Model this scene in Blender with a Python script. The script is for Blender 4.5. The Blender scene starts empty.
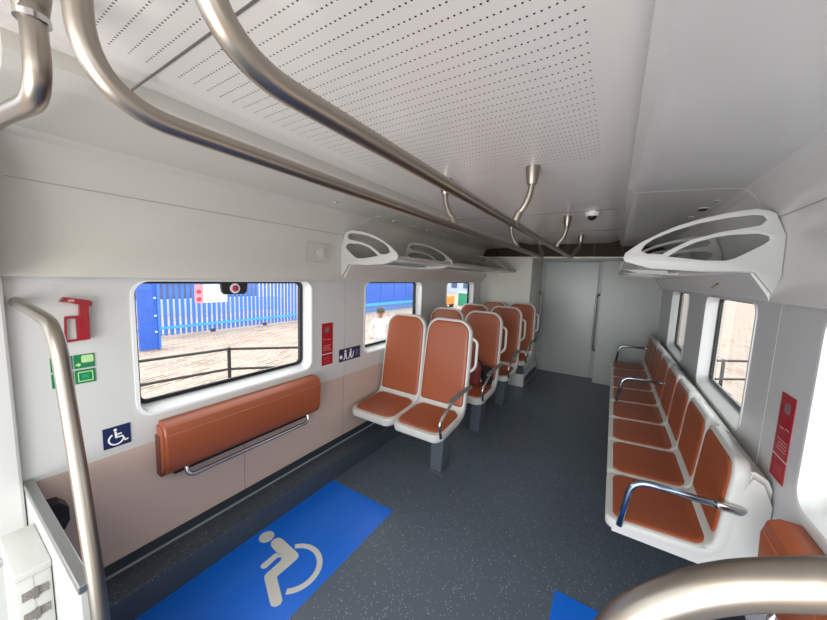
import bpy, bmesh, math, random
from mathutils import Vector, Matrix
random.seed(7)
S = bpy.context.scene
COL = S.collection

# ------------------------------------------------------------------ camera
def set_camera():
    yaw, pit, rol = math.radians(-31.9618), math.radians(-6.21666), math.radians(2.12952)
    f = Vector((math.sin(yaw)*math.cos(pit), math.cos(yaw)*math.cos(pit), math.sin(pit)))
    r = Vector((math.cos(yaw), -math.sin(yaw), 0)); u = r.cross(f)
    r2 = r*math.cos(rol) + u*math.sin(rol); u2 = -r*math.sin(rol) + u*math.cos(rol)
    cam = bpy.data.cameras.new('camera'); o = bpy.data.objects.new('camera', cam)
    m = Matrix((r2, u2, -f)).transposed().to_4x4(); m.translation = (0, 0, 1.55)
    o.matrix_world = m
    cam.sensor_fit = 'HORIZONTAL'; cam.sensor_width = 36; cam.lens = 317.656*36/827
    cam.clip_start = .01
    COL.objects.link(o); S.camera = o
set_camera()

# ------------------------------------------------------------------ light
w = bpy.data.worlds.new('sky'); S.world = w; w.use_nodes = True
w.node_tree.nodes['Background'].inputs[0].default_value = (.93, .97, 1, 1)
w.node_tree.nodes['Background'].inputs[1].default_value = 1.9
sun = bpy.data.lights.new('sun', 'SUN'); sun.energy = .7; sun.angle = .3; sun.color = (1, .97, .92)
so = bpy.data.objects.new('sun', sun); so.rotation_euler = (math.radians(22), math.radians(-12), 0); COL.objects.link(so)
# fill lamp added under the vestibule ceiling behind the viewer, no fitting seen there
def area(name, loc, rot, sx, sy, e, col=(1, .97, .92)):
    l = bpy.data.lights.new(name, 'AREA'); l.shape = 'RECTANGLE'; l.size = sx; l.size_y = sy; l.energy = e; l.color = col
    o = bpy.data.objects.new(name, l); o.location = loc; o.rotation_euler = rot; COL.objects.link(o)
area('vestibule_fill', (-.62, -.75, 2.0), (0, 0, 0), 1.2, .5, 7)
# unseen fill area added at the rear end to brighten the saloon
area('rear_fill', (-.62, -1.9, .85), (math.radians(108), 0, 0), 2.3, 1.6, 56, (.96, .98, 1))
S.view_settings.view_transform = 'Standard'; S.view_settings.look = 'None'
S.view_settings.gamma = 1; S.view_settings.use_curve_mapping = False
S.view_settings.exposure = 0.55

# ------------------------------------------------------------------ materials
MATS = {}
def mat(name, col, rough=.5, metal=0, bump=None, noise=None, coat=0, spec=.5):
    if name in MATS: return MATS[name]
    m = bpy.data.materials.new(name); m.use_nodes = True; MATS[name] = m
    nt = m.node_tree; b = nt.nodes['Principled BSDF']
    b.inputs['Base Color'].default_value = (*col, 1); b.inputs['Roughness'].default_value = rough
    b.inputs['Metallic'].default_value = metal; b.inputs['Coat Weight'].default_value = coat
    b.inputs['Specular IOR Level'].default_value = spec
    tc = nt.nodes.new('ShaderNodeTexCoord')
    if noise:                                   # (scale, amount)
        n = nt.nodes.new('ShaderNodeTexNoise'); n.inputs['Scale'].default_value = noise[0]; n.inputs['Detail'].default_value = 4
        nt.links.new(tc.outputs['Object'], n.inputs['Vector'])
        mx = nt.nodes.new('ShaderNodeMixRGB'); mx.blend_type = 'MIX'
        mx.inputs[1].default_value = (*[c*(1-noise[1]) for c in col], 1); mx.inputs[2].default_value = (*[min(1, c*(1+noise[1])) for c in col], 1)
        nt.links.new(n.outputs['Fac'], mx.inputs[0]); nt.links.new(mx.outputs[0], b.inputs['Base Color'])
    if bump:                                    # (scale, strength)
        n = nt.nodes.new('ShaderNodeTexNoise'); n.inputs['Scale'].default_value = bump[0]; n.inputs['Detail'].default_value = 5
        nt.links.new(tc.outputs['Object'], n.inputs['Vector'])
        bp = nt.nodes.new('ShaderNodeBump'); bp.inputs['Strength'].default_value = bump[1]; bp.inputs['Distance'].default_value = .002
        nt.links.new(n.outputs['Fac'], bp.inputs['Height']); nt.links.new(bp.outputs[0], b.inputs['Normal'])
    return m
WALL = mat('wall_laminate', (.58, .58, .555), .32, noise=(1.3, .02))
WALLR = mat('wall_laminate_cool', (.58, .58, .575), .32, noise=(1.3, .02))
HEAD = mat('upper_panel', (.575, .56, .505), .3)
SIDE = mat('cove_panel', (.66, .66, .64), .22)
BEIGE = mat('beige_wainscot', (.54, .415, .35), .42, noise=(2, .03))
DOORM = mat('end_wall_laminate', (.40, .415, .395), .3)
SHELL = mat('seat_shell_plastic', (.58, .58, .545), .35)
LEATHER = mat('brown_leather', (.325, .080, .030), .38, bump=(180, .25), noise=(3, .06))
STEEL = mat('brushed_steel', (.37, .33, .285), .33, 1, bump=(60, .05))
CHROME = mat('polished_steel', (.62, .62, .62), .16, 1)
DGREY = mat('grey_armrest', (.17, .17, .17), .4)
PED = mat('pedestal_paint', (.085, .105, .125), .35)
GASKET = mat('black_rubber', (.012, .013, .015), .35)
FRAMEW = mat('window_frame_white', (.78, .80, .79), .25)
RED = mat('red_notice', (.36, .008, .02), .25)
REDP = mat('red_paint', (.28, .006, .012), .35)
GREEN = mat('green_notice', (.005, .19, .065), .35)
PGREEN = mat('pale_green', (.45, .68, .30), .5)
NAVY = mat('navy_sign', (.012, .018, .075), .35)
WHITE = mat('white_print', (.80, .80, .78), .45)
FADED = mat('faded_print', (.60, .30, .30), .45)
GREYP = mat('grey_print', (.20, .12, .12), .45)
LOGOW = mat('white_floor_vinyl', (.62, .63, .58), .45)
BLUEF = mat('blue_floor_vinyl', (.005, .15, .72), .33, noise=(3, .05))
DARK = mat('dark_gap', (.03, .03, .03), .6)
SEAM = mat('seam_shadow_gap', (.40, .40, .38), .5)
BOXW = mat('white_box_plastic', (.50, .50, .465), .4)
BRACK = mat('rack_bracket_plastic', (.47, .47, .445), .35)
BRONZE = mat('bronze_panel', (.035, .020, .012), .5, 0, spec=.15)
BLK = mat('black_plastic', (.01, .01, .014), .4)
FABR = mat('red_bag_cloth', (.27, .045, .05), .8, noise=(45, .5))
FABK = mat('black_bag_cloth', (.012, .012, .014), .8)
PBLUE = mat('fence_blue', (.05, .19, .60), .5, noise=(2, .08))
PBLUE2 = mat('hoarding_blue', (.03, .12, .55), .45, noise=(6, .25))
CYAN = mat('cyan_rail', (.06, .38, .75), .5)
RAILB = mat('black_railing', (.02, .02, .022), .4)
BANNER = mat('banner_white', (.75, .75, .80), .6)
PURP = mat('distant_grey_purple', (.16, .14, .26), .9, noise=(1.5, .5))
PALE = mat('distant_building', (.42, .50, .66), .9, noise=(.6, .3))
ORNG = mat('orange_machine_paint', (.62, .24, .03), .5)
GRN2 = mat('green_container_paint', (.03, .33, .20), .5)

def floor_mat(name, base, dens, rough, sc=130):
    m = bpy.data.materials.new(name); m.use_nodes = True; nt = m.node_tree; b = nt.nodes['Principled BSDF']
    b.inputs['Roughness'].default_value = rough
    tc = nt.nodes.new('ShaderNodeTexCoord'); v = nt.nodes.new('ShaderNodeTexVoronoi'); v.inputs['Scale'].default_value = sc
    nt.links.new(tc.outputs['Object'], v.inputs['Vector'])
    sep = nt.nodes.new('ShaderNodeSeparateColor'); nt.links.new(v.outputs['Color'], sep.inputs[0])
    g = nt.nodes.new('ShaderNodeMath'); g.operation = 'GREATER_THAN'; g.inputs[1].default_value = 1-dens; nt.links.new(sep.outputs[0], g.inputs[0])
    l = nt.nodes.new('ShaderNodeMath'); l.operation = 'LESS_THAN'; l.inputs[1].default_value = .32; nt.links.new(v.outputs['Distance'], l.inputs[0])
    mu = nt.nodes.new('ShaderNodeMath'); mu.operation = 'MULTIPLY'; nt.links.new(g.outputs[0], mu.inputs[0]); nt.links.new(l.outputs[0], mu.inputs[1])
    n = nt.nodes.new('ShaderNodeTexNoise'); n.inputs['Scale'].default_value = 2.5; nt.links.new(tc.outputs['Object'], n.inputs['Vector'])
    mx0 = nt.nodes.new('ShaderNodeMixRGB'); mx0.inputs[1].default_value = (*[c*.88 for c in base], 1); mx0.inputs[2].default_value = (*[c*1.12 for c in base], 1)
    nt.links.new(n.outputs['Fac'], mx0.inputs[0])
    mx = nt.nodes.new('ShaderNodeMixRGB'); nt.links.new(mu.outputs[0], mx.inputs[0]); nt.links.new(mx0.outputs[0], mx.inputs[1]); mx.inputs[2].default_value = (.42, .44, .45, 1)
    nt.links.new(mx.outputs[0], b.inputs['Base Color'])
    bp = nt.nodes.new('ShaderNodeBump'); bp.inputs['Strength'].default_value = .08; bp.inputs['Distance'].default_value = .002
    n2 = nt.nodes.new('ShaderNodeTexNoise'); n2.inputs['Scale'].default_value = 220; nt.links.new(tc.outputs['Object'], n2.inputs['Vector'])
    nt.links.new(n2.outputs['Fac'], bp.inputs['Height']); nt.links.new(bp.outputs[0], b.inputs['Normal'])
    return m
FLOORM = floor_mat('speckled_floor', (.092, .118, .148), .13, .36)
PLINTHM = floor_mat('speckled_plinth', (.042, .056, .074), .09, .45, 210)

def ceil_mat():
    m = bpy.data.materials.new('perforated_ceiling'); m.use_nodes = True; nt = m.node_tree; b = nt.nodes['Principled BSDF']
    b.inputs['Roughness'].default_value = .26
    L = nt.links
    def M(op, a, c=None, d=None):
        n = nt.nodes.new('ShaderNodeMath'); n.operation = op
        for i, v in enumerate((a, c, d)):
            if v is None: continue
            if isinstance(v, (int, float)): n.inputs[i].default_value = v
            else: L.new(v, n.inputs[i])
        return n.outputs[0]
    tc = nt.nodes.new('ShaderNodeTexCoord'); s = nt.nodes.new('ShaderNodeSeparateXYZ'); L.new(tc.outputs['Object'], s.inputs[0])
    x, y = s.outputs[0], s.outputs[1]
    fx = M('SUBTRACT', M('FRACT', M('DIVIDE', M('ADD', x, .093+.0133*400.5), .0133)), .5)
    fy = M('SUBTRACT', M('FRACT', M('DIVIDE', M('ADD', y, 5*.0348*29-.425+.0174), .0348)), .5)
    dx = M('MULTIPLY', fx, .0133); dy = M('MULTIPLY', fy, .0348)
    r = M('SQRT', M('ADD', M('MULTIPLY', dx, dx), M('MULTIPLY', dy, dy)))
    hole = M('LESS_THAN', r, .0025)
    inx = M('MULTIPLY', M('GREATER_THAN', x, -1.035), M('LESS_THAN', x, -.085))
    a = M('MULTIPLY', M('GREATER_THAN', y, .405), M('LESS_THAN', y, 1.53))
    c = M('LESS_THAN', y, .36)
    hole = M('MULTIPLY', hole, M('MULTIPLY', inx, M('ADD', a, c)))
    mx = nt.nodes.new('ShaderNodeMixRGB'); L.new(hole, mx.inputs[0]); mx.inputs[1].default_value = (.80, .775, .73, 1); mx.inputs[2].default_value = (.06, .055, .05, 1)
    L.new(mx.outputs[0], b.inputs['Base Color'])
    return m
CEIL = ceil_mat()

def glass_mat(name, tint, refl):
    m = bpy.data.materials.new(name); m.use_nodes = True; nt = m.node_tree
    for n in list(nt.nodes):
        if n.type == 'BSDF_PRINCIPLED': nt.nodes.remove(n)
    out = nt.nodes['Material Output']; t = nt.nodes.new('ShaderNodeBsdfTransparent'); t.inputs[0].default_value = (*tint, 1)
    g = nt.nodes.new('ShaderNodeBsdfGlossy'); g.inputs['Roughness'].default_value = .02
    fr = nt.nodes.new('ShaderNodeFresnel'); fr.inputs[0].default_value = 1.45
    mm = nt.nodes.new('ShaderNodeMath'); mm.operation = 'MULTIPLY'; mm.inputs[1].default_value = refl; nt.links.new(fr.outputs[0], mm.inputs[0])
    mx = nt.nodes.new('ShaderNodeMixShader'); nt.links.new(mm.outputs[0], mx.inputs[0]); nt.links.new(t.outputs[0], mx.inputs[1]); nt.links.new(g.outputs[0], mx.inputs[2])
    nt.links.new(mx.outputs[0], out.inputs[0]); return m
GLASS = glass_mat('window_glass', (.96, .97, .97), .7)
SHELFG = glass_mat('shelf_glass', (.62, .74, .72), 1)
nt = SHELFG.node_tree; df = nt.nodes.new('ShaderNodeBsdfDiffuse'); df.inputs[0].default_value = (.55, .66, .64, 1)
mx = nt.nodes.new('ShaderNodeMixShader'); mx.inputs[0].default_value = .45
src = nt.nodes['Material Output'].inputs[0].links[0].from_socket
nt.links.new(src, mx.inputs[1]); nt.links.new(df.outputs[0], mx.inputs[2]); nt.links.new(mx.outputs[0], nt.nodes['Material Output'].inputs[0])

def ground_mat():
    m = bpy.data.materials.new('paved_ground'); m.use_nodes = True; nt = m.node_tree; b = nt.nodes['Principled BSDF']
    b.inputs['Roughness'].default_value = .9
    tc = nt.nodes.new('ShaderNodeTexCoord'); mp = nt.nodes.new('ShaderNodeMapping'); mp.inputs['Rotation'].default_value = (0, 0, 1.35)
    nt.links.new(tc.outputs['Object'], mp.inputs[0])
    br = nt.nodes.new('ShaderNodeTexBrick'); nt.links.new(mp.outputs[0], br.inputs[0])
    br.inputs['Color1'].default_value = (.42, .31, .24, 1); br.inputs['Color2'].default_value = (.19, .11, .075, 1); br.inputs['Mortar'].default_value = (.50, .42, .35, 1)
    br.inputs['Scale'].default_value = 1.6; br.inputs['Mortar Size'].default_value = .06; br.inputs['Mortar Smooth'].default_value = .6
    br.inputs['Row Height'].default_value = .22; br.inputs['Brick Width'].default_value = .9
    n = nt.nodes.new('ShaderNodeTexNoise'); n.inputs['Scale'].default_value = .9; n.inputs['Detail'].default_value = 6; nt.links.new(tc.outputs['Object'], n.inputs['Vector'])
    mx = nt.nodes.new('ShaderNodeMixRGB'); rp = nt.nodes.new('ShaderNodeMapRange'); rp.inputs[1].default_value = .42; rp.inputs[2].default_value = .72; rp.inputs[4].default_value = .75; nt.links.new(n.outputs['Fac'], rp.inputs[0]); nt.links.new(rp.outputs[0], mx.inputs[0]); nt.links.new(br.outputs[0], mx.inputs[1]); mx.inputs[2].default_value = (.45, .37, .31, 1)
    nt.links.new(mx.outputs[0], b.inputs['Base Color']); return m
GROUND = ground_mat()

# ------------------------------------------------------------------ helpers
def link(name, me, m, parent=None, smooth=False, loc=None):
    o = bpy.data.objects.new(name, me); COL.objects.link(o)
    if m is not None:
        me.materials.clear(); me.materials.append(m)
    if smooth:
        for p in me.polygons: p.use_smooth = True
        if smooth != 'all':
            me.set_sharp_from_angle(angle=math.radians(smooth))
    if parent is not None: o.parent = parent
    if loc is not None: o.location = loc
    return o
def obj(name, bm, m, parent=None, smooth=False, loc=None):
    me = bpy.data.meshes.new(name); bmesh.ops.recalc_face_normals(bm, faces=bm.faces); bm.to_mesh(me); bm.free()
    return link(name, me, m, parent, smooth, loc)
def tag(o, label=None, cat=None, group=None, kind=None):
    if label: o['label'] = label
    if cat: o['category'] = cat
    if group: o['group'] = group
    if kind: o['kind'] = kind
    return o
def thing(name, label, cat, loc=(0, 0, 0), group=None):
    o = bpy.data.objects.new(name, None); COL.objects.link(o); o.location = loc; o.empty_display_size = .1
    return tag(o, label, cat, group)
def struct(o): o['kind'] = 'structure'; return o
def copy_tree(o, parent=None):
    c = o.copy(); COL.objects.link(c); c.parent = parent
    for ch in [k for k in o.children]: copy_tree(ch, c)
    return c
def box_into(bm, x0, x1, y0, y1, z0, z1, bev=0, seg=2):
    r = bmesh.ops.create_cube(bm, size=1); vs = r['verts']
    for v in vs: v.co = Vector(((x0+x1)/2+v.co.x*(x1-x0), (y0+y1)/2+v.co.y*(y1-y0), (z0+z1)/2+v.co.z*(z1-z0)))
    if bev:
        es = list({e for v in vs for e in v.link_edges})
        bmesh.ops.bevel(bm, geom=es, offset=bev, segments=seg, affect='EDGES', profile=.5)
    return bm
def box(x0, x1, y0, y1, z0, z1, bev=0, seg=2):
    return box_into(bmesh.new(), x0, x1, y0, y1, z0, z1, bev, seg)
def fillet(pts, rad, seg=8):
    pts = [Vector(p) for p in pts]; out = [pts[0]]
    for i in range(1, len(pts)-1):
        a, b, c = pts[i-1], pts[i], pts[i+1]
        r = rad[i] if isinstance(rad, (list, tuple)) else rad
        d1 = (a-b); d2 = (c-b); L = min(r, d1.length*.49, d2.length*.49)
        p1 = b+d1.normalized()*L; p2 = b+d2.normalized()*L
        for k in range(seg+1):
            t = k/seg; out.append(p1*(1-t)**2+b*2*t*(1-t)+p2*t*t)
    out.append(pts[-1]); return out
def spline(P, n=6):
    P = [Vector(p) for p in P]; Q = [2*P[0]-P[1]]+P+[2*P[-1]-P[-2]]; out = []
    for i in range(1, len(Q)-2):
        a, b, c, d = Q[i-1:i+3]
        for k in range(n):
            t = k/n; out.append(.5*((2*b)+(c-a)*t+(2*a-5*b+4*c-d)*t*t+(3*b-a-3*c+d)*t**3))
    out.append(P[-1]); return out
def tube_into(bm, path, r, n=14, cap=True, flat=None):
    """sweep a circle (or an ellipse, flat=(ra, rb)) along a path"""
    path = [Vector(p) for p in path]; rings = []
    t0 = (path[1]-path[0]).normalized(); up = Vector((0, 0, 1)) if abs(t0.z) < .9 else Vector((1, 0, 0))
    nrm = (up-t0*up.dot(t0)).normalized()
    for i, p in enumerate(path):
        if i == 0: t = t0
        elif i == len(path)-1: t = (path[i]-path[i-1]).normalized()
        else: t = ((path[i+1]-p).normalized()+(p-path[i-1]).normalized()).normalized()
        nrm = (nrm-t*nrm.dot(t)).normalized(); bn = t.cross(nrm)
        rr = r[i] if isinstance(r, (list, tuple)) else r
        ra, rb = (flat if flat else (rr, rr))
        rings.append([bm.verts.new(p+nrm*math.cos(a)*ra+bn*math.sin(a)*rb) for a in [2*math.pi*k/n for k in range(n)]])
    for a, b in zip(rings, rings[1:]):
        for k in range(n): bm.faces.new((a[k], a[(k+1) % n], b[(k+1) % n], b[k]))
    if cap:
        bm.faces.new(rings[0][::-1]); bm.faces.new(rings[-1])
    return bm
def tube(path, r, n=14, **k): return tube_into(bmesh.new(), path, r, n, **k)
def rrect(x0, x1, y0, y1, r, seg=6):
    out = []
    for cx, cy, a0 in ((x1-r, y1-r, 0), (x0+r, y1-r, 90), (x0+r, y0+r, 180), (x1-r, y0+r, 270)):
        for k in range(seg+1):
            a = math.radians(a0+90*k/seg); out.append((cx+r*math.cos(a), cy+r*math.sin(a)))
    return out
def plate(outlines, thick, plane='xz', off=0, bev=0):
    """flat panel with holes: outlines in 2D, first the rim, then the holes; returns a mesh. plane maps (u, v, w) to 3D"""
    cu = bpy.data.curves.new('tmp', 'CURVE'); cu.dimensions = '2D'; cu.fill_mode = 'BOTH'
    cu.extrude = max(thick/2-bev, 0); cu.bevel_depth = bev; cu.bevel_resolution = 1; cu.offset = -bev
    for pts in outlines:
        s = cu.splines.new('POLY'); s.points.add(len(pts)-1); s.use_cyclic_u = True
        for p, q in zip(s.points, pts): p.co = (q[0], q[1], 0, 1)
    o = bpy.data.objects.new('tmp', cu); COL.objects.link(o)
    dg = bpy.context.evaluated_depsgraph_get(); dg.update()
    me = bpy.data.meshes.new_from_object(o.evaluated_get(dg))
    bpy.data.objects.remove(o); bpy.data.curves.remove(cu)
    for v in me.vertices:
        u, vv, ww = v.co.x, v.co.y, v.co.z+off
        v.co = {'xz': (u, ww, vv), 'yz': (ww, u, vv), 'xy': (u, vv, ww)}[plane]
    me.update()
    bm = bmesh.new(); bm.from_mesh(me); bmesh.ops.remove_doubles(bm, verts=bm.verts, dist=1e-5); bpy.data.meshes.remove(me)
    return bm
def prism(profile, a0, a1, axis='y', bm=None):
    """closed profile of (u, v) extruded; axis y: (x, z), axis x: (y, z), axis z: (x, y)"""
    bm = bm or bmesh.new()
    def P(u, v, a): return {'y': (u, a, v), 'x': (a, u, v), 'z': (u, v, a)}[axis]
    A = [bm.verts.new(P(u, v, a0)) for u, v in profile]; B = [bm.verts.new(P(u, v, a1)) for u, v in profile]
    n = len(profile)
    for k in range(n): bm.faces.new((A[k], A[(k+1) % n], B[(k+1) % n], B[k]))
    bm.faces.new(A[::-1]); bm.faces.new(B); return bm
def strip(profile, a0, a1, thick, out):
    """open (x, z) profile swept along y with a thickness towards out"""
    n = []
    for i, p in enumerate(profile):
        a = Vector(profile[max(i-1, 0)]); b = Vector(profile[min(i+1, len(profile)-1)]); d = (b-a).normalized()
        n.append(Vector((-d.y, d.x))*thick*out)
    return prism(list(profile)+[tuple(Vector(p)+k) for p, k in reversed(list(zip(profile, n)))], a0, a1)
def lathe(prof, n=20, loc=(0, 0, 0), axis='z'):
    bm = bmesh.new(); rings = []
    for r, z in prof:
        rings.append([bm.verts.new(Vector(loc)+(Vector((r*math.cos(2*math.pi*k/n), r*math.sin(2*math.pi*k/n), z)) if axis == 'z' else Vector((z, r*math.cos(2*math.pi*k/n), r*math.sin(2*math.pi*k/n))))) for k in range(n)])
    for a, b in zip(rings, rings[1:]):
        for k in range(n): bm.faces.new((a[k], a[(k+1) % n], b[(k+1) % n], b[k]))
    bm.faces.new(rings[0][::-1]); bm.faces.new(rings[-1]); return bm

XL, XR = -1.82, .58           # inner faces of the side walls
MX = lambda x: -1.24-x        # mirror across the car's centre line
ZG = -1.05                    # ground outside
WIN = [(.57, 1.50), (2.15, 3.04), (3.74, 4.60)]

# ------------------------------------------------------------------ structure
struct(obj('floor', box(-1.98, .75, -1.6, 5.9, -.06, 0), FLOORM))
struct(obj('ceiling', prism([(-1.27, 2.09), (-1.20, 2.082), (-1.13, 2.062), (-1.07, 2.05), (-.16, 2.05), (-.09, 2.055), (-.02, 2.075), (.04, 2.10), (.04, 2.14), (-1.30, 2.14)], -1.6, 4.8), CEIL, smooth=30))
bm = bmesh.new()
for y in (.385, 2.62, 3.62): box_into(bm, -1.27, .03, y-.003, y+.003, 2.0485, 2.052)
struct(obj('trim_1', bm, mat('ceiling_joint', (.16, .15, .14), .6)))
def wall_holes(): return [rrect(a-.045, b+.045, .835, 1.482, .07) for a, b in WIN]
for side, x, sg, m in (('left', XL, -1, WALL), ('right', XR, 1, WALLR)):
    rim = [(.0, -.02), (5.9, -.02), (5.9, 1.52), (.0, 1.52)]
    y0 = .16
    rim = [(y0, -.02), (5.9, -.02), (5.9, 1.56), (y0, 1.56)]
    struct(obj('wall_'+side, plate([rim]+wall_holes(), .03, 'yz', x+sg*.015), m))
    # outer skin of the car, seen only from outside
    struct(obj('wall_outer_'+side, plate([[(y0, -.3), (5.9, -.3), (5.9, 2.2), (y0, 2.2)]]+[rrect(a-.03, b+.06, .86, 1.50, .05) for a, b in WIN], .01, 'yz', x+sg*.088), FRAMEW))
# upper side panels
prof = [(.545, 1.495), (.545, 1.53), (.565, 1.60), (.560, 1.76), (.535, 1.834), (.512, 1.91), (.485, 1.965), (.455, 1.988), (.40, 1.997), (.10, 2.010), (.054, 2.010), (.046, 2.013), (.018, 2.046), (.018, 2.12)]
lip = [(.60, 1.495), (.545, 1.495)]
for side, fx, y0 in (('right', lambda x: x, -.1), ('left', MX, .158)):
    o = 1 if side == 'left' else -1
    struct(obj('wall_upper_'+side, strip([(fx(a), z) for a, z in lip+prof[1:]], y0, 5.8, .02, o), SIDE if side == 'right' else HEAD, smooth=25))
bm = bmesh.new()
for fx, y0 in ((lambda x: x, .1), (MX, .2)):
    a = sorted((fx(.537), fx(.533))); box_into(bm, a[0], a[1], y0, 5.5, 1.8325, 1.8365)
struct(obj('trim_2', bm, SEAM))
bm = bmesh.new()
for fx in ((lambda x: x), MX):
    for y in (2.02, 3.62):
        for p, q in zip(prof[2:-2], prof[3:-1]):
            a = Vector((fx(p[0]), p[1])); b = Vector((fx(q[0]), q[1])); tube_into(bm, [(a.x, y, a.y), (b.x, y, b.y)], .0016, 4)
struct(obj('trim_3', bm, SEAM))
for n, (fx, y0) in enumerate(((lambda x: x, 1.885), (MX, 1.825))):
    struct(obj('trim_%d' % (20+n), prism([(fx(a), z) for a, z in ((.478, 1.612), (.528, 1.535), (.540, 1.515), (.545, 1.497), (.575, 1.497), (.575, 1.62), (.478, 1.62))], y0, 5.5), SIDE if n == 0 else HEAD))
# wainscot and skirting on the left
struct(obj('trim_4', box(XL-.002, XL+.004, .2, 5.0, .19, .706), BEIGE))
bm = bmesh.new()
for y in (1.022, 1.86): box_into(bm, XL, XL+.0045, y-.0012, y+.0012, .2, .705)
struct(obj('trim_5', bm, mat('beige_joint', (.17, .13, .11), .6)))
for side, a, b in (('left', XL-.005, XL+.008), ('right', XR-.008, XR+.005)):
    struct(obj('baseboard_'+side, box(a, b, .2, 5.6, .0, .20), mat('dark_skirting', (.03, .04, .052), .4)))
struct(obj('trim_6', prism([(XL+.17, -.01), (XL+.17, .125), (XL+.166, .137), (XL+.155, .142), (XL+.0, .142), (XL, -.01)], .215, 4.62), PLINTHM, smooth=40))
struct(obj('trim_7', box(XL+.006, XL+.017, .215, 4.62, .1415, .1495), mat('grey_bead', (.30, .33, .36), .4)))
# right-hand narrow joint strip beside the notice
struct(obj('trim_8', box(XR-.0015, XR+.001, 1.868, 1.871, .2, 1.49), SEAM))
struct(obj('trim_9', box(XL-.001, XL+.0015, 1.868, 1.871, .71, 1.49), SEAM))

# windows
def window(n, x, sg, a, b, label):
    root = bpy.data.objects.new('window_%d' % n, None); COL.objects.link(root); root.location = (x, (a+b)/2, .835); struct(root)
    cy = (a+b)/2; z0, z1 = .885, 1.472
    # funnel-shaped white reveal
    o0 = rrect(a-.045-cy, b+.045-cy, 0, .647, .07, 6); o1 = rrect(a-.03-cy, b+.03-cy, .012, .642, .06, 6); i1 = rrect(a-.026-cy, b+.004-cy, z0-.839, z1-.831, .04, 6); i0 = [(u, v) for u, v in i1]
    rings = [(o0, sg*.02), (o0, -sg*.004), (o1, -sg*.004), (i1, sg*.066), (i1, sg*.09)]
    bm = bmesh.new(); R = [[bm.verts.new((d, u, v)) for u, v in ring] for ring, d in rings]
    for p, q in zip(R, R[1:]):
        for k in range(len(p)): bm.faces.new((p[k], p[(k+1) % len(p)], q[(k+1) % len(p)], q[k]))
    obj('window_frame', bm, FRAMEW, root, smooth=50)
    g0 = rrect(a-.026-cy, b+.004-cy, z0-.839, z1-.831, .04, 6); g1 = rrect(a-.008-cy, b-.022-cy, z0-.835+.014, z1-.835-.008, .03, 6)
    obj('window_gasket', plate([g0, g1], .02, 'yz', sg*.068), GASKET, root)
    pm = bmesh.new(); vs = [pm.verts.new((sg*.075, u, v)) for u, v in g0]; pm.faces.new(vs)
    obj('window_pane', pm, GLASS, root)
    return root
for k, (a, b) in enumerate(WIN):
    window(k+1, XL, -1, a, b, ''); window(k+4, XR, 1, a, b, '')

# far end of the saloon
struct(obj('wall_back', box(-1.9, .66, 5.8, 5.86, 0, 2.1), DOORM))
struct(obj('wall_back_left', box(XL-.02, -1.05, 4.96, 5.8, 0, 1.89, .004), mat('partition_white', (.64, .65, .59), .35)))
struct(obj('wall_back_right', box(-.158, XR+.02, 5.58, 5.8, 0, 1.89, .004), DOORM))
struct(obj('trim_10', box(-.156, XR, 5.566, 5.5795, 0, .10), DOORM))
struct(obj('ceiling_lowered', box(-1.84, .60, 4.82, 5.8, 1.865, 1.90), mat('lowered_ceiling_white', (.74, .74, .70), .3)))
struct(obj('trim_11', box(-1.74, .50, 4.795, 4.82, 1.862, 1.878), mat('bulkhead_edge', (.70, .66, .60), .3)))
struct(obj('wall_bulkhead', box(-1.80, .54, 4.80, 4.82, 1.878, 2.12), BRONZE))
bm = bmesh.new()
for i in range(7): box_into(bm, -1.5+i*.31, -1.495+i*.31, 4.794, 4.80, 1.88, 2.05)
struct(obj('trim_12', bm, mat('bronze_joint', (.06, .042, .03), .3, .3)))
d = bpy.data.objects.new('door_1', None); COL.objects.link(d); d.location = (-.6, 5.8, 0); struct(d)
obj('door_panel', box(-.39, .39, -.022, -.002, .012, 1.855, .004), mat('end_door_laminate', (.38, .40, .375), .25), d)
obj('door_seal', plate([rrect(-.40, .40, .0, 1.864, .02), rrect(-.389, .389, .013, 1.854, .015)], .012, 'xz', -.012), mat('door_seal_grey', (.40, .42, .40), .5), d)
for nm, x, z0, z1, dx, lab, y in (('handrail', -1.05, .52, 1.36, .05, 'tall grey grab handle beside the end door, on its left jamb', 5.62), ('handrail', -.158, .47, 1.37, -.05, 'tall grey grab handle beside the end door, on its right jamb', 5.70)):
    t = thing(nm, lab, 'handle', (x, y, z0), 'grab handles beside the end door')
    h = z1-z0
    obj('handle_bar', tube(fillet([(0, 0, .0), (dx, -.05, .04), (dx, -.05, h-.04), (0, 0, h)], .04), .014), mat('grey_handle', (.34, .34, .33), .35, .6), t, smooth='all')
    obj('mounting_foot', lathe([(.024, -.006), (.024, .006)], 14, (0, 0, 0), 'x'), STEEL, t); obj('mounting_foot', lathe([(.024, -.006), (.024, .006)], 14, (0, 0, h), 'x'), STEEL, t)
# white step under the last row and along the partition
struct(obj('trim_13', box(XL+.005, -.985, 4.63, 5.58, 0, .19, .006), mat('step_white', (.62, .64, .62), .35)))
struct(obj('trim_14', box(-.986, -.981, 4.72, 5.50, .03, .13), mat('step_grille', (.10, .11, .12), .4, .5)))

struct(obj('trim_15', box(-1.052, -1.036, 4.955, 5.06, .55, 1.16, .004), mat('grey_green_guard', (.16, .19, .18), .4)))
# vestibule behind the viewer
struct(obj('wall_pillar_left', box(-1.98, -1.79, -.05, .178, 0, 2.14, .01), WALL))
struct(obj('wall_pillar_upper', box(-1.98, -1.68, -.05, .160, 1.48, 2.06, .01), WALL))
struct(obj('wall_pillar_right', box(.56, .74, -.05, .178, 0, 2.14, .01), WALL))
struct(obj('ceiling_outer', box(-1.98, .75, -1.6, 5.9, 2.145, 2.2), WALL))

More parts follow.
